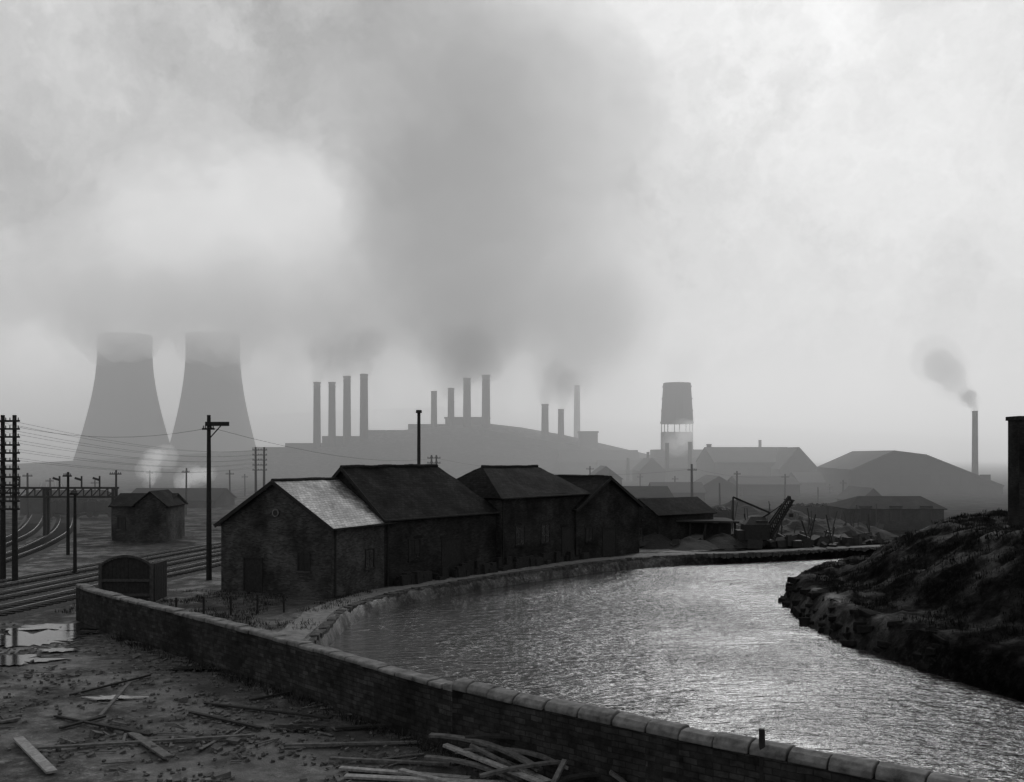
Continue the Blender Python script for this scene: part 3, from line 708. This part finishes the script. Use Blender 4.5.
# ---------------------------------------------------------------- smoke: lumpy homogeneous volume bodies
def plume(name,path,density,albedo,emis,seed,shells=((1.25,.25),(.85,.75)),n=4,jx=.35,lump=1.0):
    rnd=random.Random(seed)
    for sc_,dk in shells:
        bm=bmesh.new(); rm=min(p[3] for p in path)
        for i in range(len(path)-1):
            a=path[i]; c=path[i+1]
            for k in range(n):
                t=k/n; r=(a[3]+(c[3]-a[3])*t)*sc_
                o_=[rnd.uniform(-jx,jx)*r for _ in range(3)]
                M=Matrix.Translation((a[0]+(c[0]-a[0])*t+o_[0],a[1]+(c[1]-a[1])*t+o_[1],a[2]+(c[2]-a[2])*t+o_[2]*.4))
                bmesh.ops.create_icosphere(bm,subdivisions=3,radius=r*rnd.uniform(.7,1.1),matrix=M)
        me=bpy.data.meshes.new(name); bm.to_mesh(me); bm.free()
        o=bpy.data.objects.new(name,me); scene.collection.objects.link(o)
        me.materials.append(volmat(name+'_volume',density*dk,albedo,.3,emis))
        md=o.modifiers.new('merge','REMESH'); md.mode='VOXEL'; md.voxel_size=rm*.14
        for f_,s_ in((1.3,.75*lump),(.5,.45*lump)):
            t2=bpy.data.textures.new('billow','CLOUDS'); t2.noise_depth=5; t2.noise_scale=rm*f_
            md=o.modifiers.new('billow','DISPLACE'); md.texture=t2; md.strength=rm*s_; md.mid_level=.5; md.texture_coords='GLOBAL'
        md=o.modifiers.new('merge2','REMESH'); md.mode='VOXEL'; md.voxel_size=rm*.14
xA=wx(125,600); xB=wx(213,630)
soft=((1.3,.25),(1.0,.3),(.7,.5))
vsoft=((1.55,.15),(1.25,.2),(1.0,.25),(.7,.4))
plume('steam_plume',[(xA-3,592,77,15),(xA+3,594,90,21),(xA+18,600,112,28)],.085,.98,.27,1,soft,4,.5,1.3)
plume('steam_plume',[(xB-2,620,79,16),(xB+6,622,94,22),(xB+24,628,118,30)],.085,.98,.27,2,soft,4,.5,1.3)
plume('steam_plume',[(xA+10,604,120,26),(xA+40,608,140,34),(xB+30,625,142,36),(xB+75,625,165,34)],.013,.99,.38,12,vsoft,6,.8,1.5)
D=560
plume('smoke_bank',[(wx(20,D),D,104,26),(wx(180,D),D+10,95,22),(wx(300,D),D,93,25),(wx(420,D),D+10,92,28),(wx(540,D),D,98,34),(wx(640,D),D,114,40)],.022,.88,.14,21,vsoft,4,.5)
x4=wx(470,488)
plume('smoke_plume',[(wx(486,485),485,49,6),(wx(484,485),486,58,10),(wx(478,488),488,68,14)],.04,.55,.04,4,soft)
plume('smoke_plume',[(wx(465,490),489,46,5),(wx(464,490),491,55,9),(wx(466,488),490,66,14)],.035,.6,.04,44,soft)
plume('smoke_plume',[(wx(449,495),494,42,5),(wx(456,490),492,52,9),(wx(462,488),490,64,14)],.03,.6,.04,41,soft)
plume('smoke_plume',[(x4,489,74,18),(x4+2,492,100,30),(x4+6,495,150,44),(x4+20,495,200,50)],.018,.5,.04,42,vsoft,4,.6,1.3)
for i,(px,z_) in enumerate(((317,45),(332,45),(347,48),(364,49))):
    plume('smoke_plume',[(wx(px,478),478,z_,3.4),(wx(px+3,478),478,z_+7,5),(wx(px+9,478),479,z_+18,9)],.05,.75,.1,430+i)
plume('steam_plume',[(wx(384,560),540,34,9),(wx(396,560),541,44,12),(wx(412,560),543,60,18)],.02,.99,.5,3,soft)
plume('steam_plume',[(wx(515,560),520,34,7),(wx(522,560),521,42,10),(wx(530,560),523,56,15)],.03,.99,.48,31,soft)
plume('smoke_plume',[(wx(546,480),480,35,3.2),(wx(550,480),481,42,5),(wx(556,480),482,52,9)],.05,.7,.08,5)
plume('smoke_plume',[(wx(562,480),480,33,3),(wx(566,480),481,39,5),(wx(574,480),482,48,9)],.05,.7,.08,52)
plume('smoke_plume',[(wx(562,480),480,48,9),(wx(580,480),484,66,16),(wx(610,480),488,92,24)],.018,.7,.08,51,soft)
plume('smoke_plume',[(wx(975,280),280,22.5,1.0),(wx(972,280),280,24.5,1.5),(wx(967,280),280,27,2.4)],.25,.55,.06,7)
plume('smoke_plume',[(wx(967,280),280,27,2.4),(wx(955,280),281,31,4.2),(wx(938,280),282,38,7)],.07,.55,.08,71)
plume('steam_plume',[(wx(680,400),400,39,4.5),(wx(684,400),400,46,7),(wx(696,400),402,57,10)],.03,.9,.24,6,soft)
plume('steam_plume',[(wx(676,375),375,14,4.5),(wx(688,375),375,18,4.5),(wx(700,375),375,22,3.5)],.05,.98,.36,61,soft,5,.7)
plume('steam_plume',[(wx(150,200),200,4.5,1.0),(wx(154,200),200,7.5,1.6),(wx(158,200),200,10.5,1.9)],.28,.99,.28,8,soft,5,.8,1.6)
plume('steam_plume',[(wx(182,210),210,3.0,1.0),(wx(192,210),210,5,1.7),(wx(206,210),210,6.3,1.7)],.25,.99,.28,9,soft,5,.8,1.6)

# ---------------------------------------------------------------- world
w=bpy.data.worlds.new('World'); scene.world=w; w.use_nodes=True; nt=w.node_tree; N=nt.nodes; L=nt.links
bg=N['Background']; bg.inputs['Strength'].default_value=0.1
sky=N.new('ShaderNodeTexSky'); sky.sky_type='NISHITA'; sky.sun_disc=False; SE,SA=math.radians(32),math.radians(17); sky.sun_elevation=SE; sky.sun_rotation=SA
rb=N.new('ShaderNodeRGBToBW'); L.new(sky.outputs[0],rb.inputs[0])
tc=N.new('ShaderNodeTexCoord'); gen=tc.outputs['Generated']
nd=N.new('ShaderNodeTexNoise'); nd.inputs['Scale'].default_value=4.5; nd.inputs['Detail'].default_value=9; nd.inputs['Roughness'].default_value=.62; L.new(gen,nd.inputs['Vector'])
sb=N.new('ShaderNodeVectorMath'); sb.operation='SUBTRACT'; L.new(nd.outputs['Color'],sb.inputs[0]); sb.inputs[1].default_value=(.5,.5,.5)
sc=N.new('ShaderNodeVectorMath'); sc.operation='SCALE'; L.new(sb.outputs[0],sc.inputs[0]); sc.inputs['Scale'].default_value=0.45
ad=N.new('ShaderNodeVectorMath'); ad.operation='ADD'; L.new(gen,ad.inputs[0]); L.new(sc.outputs[0],ad.inputs[1]); dirv=ad.outputs[0]
n1=noi(5,10,0.62,dirv); 
val=ramp(n1,[(0.28,0.40),(0.72,0.74)])
BL=[(490,210,.22,-.20),(440,330,.16,-.16),(570,320,.16,-.16),(350,90,.22,-.13),(130,140,.16,-.08),(250,270,.13,.10),(850,110,.26,.13),(30,390,.10,.35),(400,400,.07,.35),(270,400,.06,.35),(60,30,.15,.08),(780,370,.24,-.14),(970,380,.12,-.18),(50,260,.12,-.10)]
for px,py,r,amp in BL:
    v=Vector(((px-512)/F,1,(HZ-py)/F)).normalized()
    ds=N.new('ShaderNodeVectorMath'); ds.operation='DISTANCE'; L.new(dirv,ds.inputs[0]); ds.inputs[1].default_value=v
    val=mth('ADD',val,mrange(ds.outputs['Value'],0,r*1.5,amp,0,True))
val=mth('MULTIPLY',mth('MAXIMUM',val,0.17),10.0)
val=mth('ADD',val,mth('MULTIPLY',rb.outputs[0],0.05))
L.new(val,bg.inputs['Color'])

s=bpy.data.lights.new('sun','SUN'); s.energy=1.2; s.angle=math.radians(20); s.color=(1,1,1)
so=bpy.data.objects.new('sun',s); scene.collection.objects.link(so)
sd=Vector((math.sin(SA)*math.cos(SE),math.cos(SA)*math.cos(SE),math.sin(SE))); so.rotation_euler=sd.to_track_quat('Z','Y').to_euler()

cam=bpy.data.cameras.new('camera'); co=bpy.data.objects.new('camera',cam); scene.collection.objects.link(co); scene.camera=co
co.location=(0,0,EYE); co.rotation_euler=(math.radians(90),0,0); cam.sensor_width=36; cam.lens=36*F/1024; cam.shift_y=(HZ-391)/1024; cam.clip_end=12000
scene.view_settings.view_transform='Standard'; scene.view_settings.look='None'; scene.view_settings.exposure=0
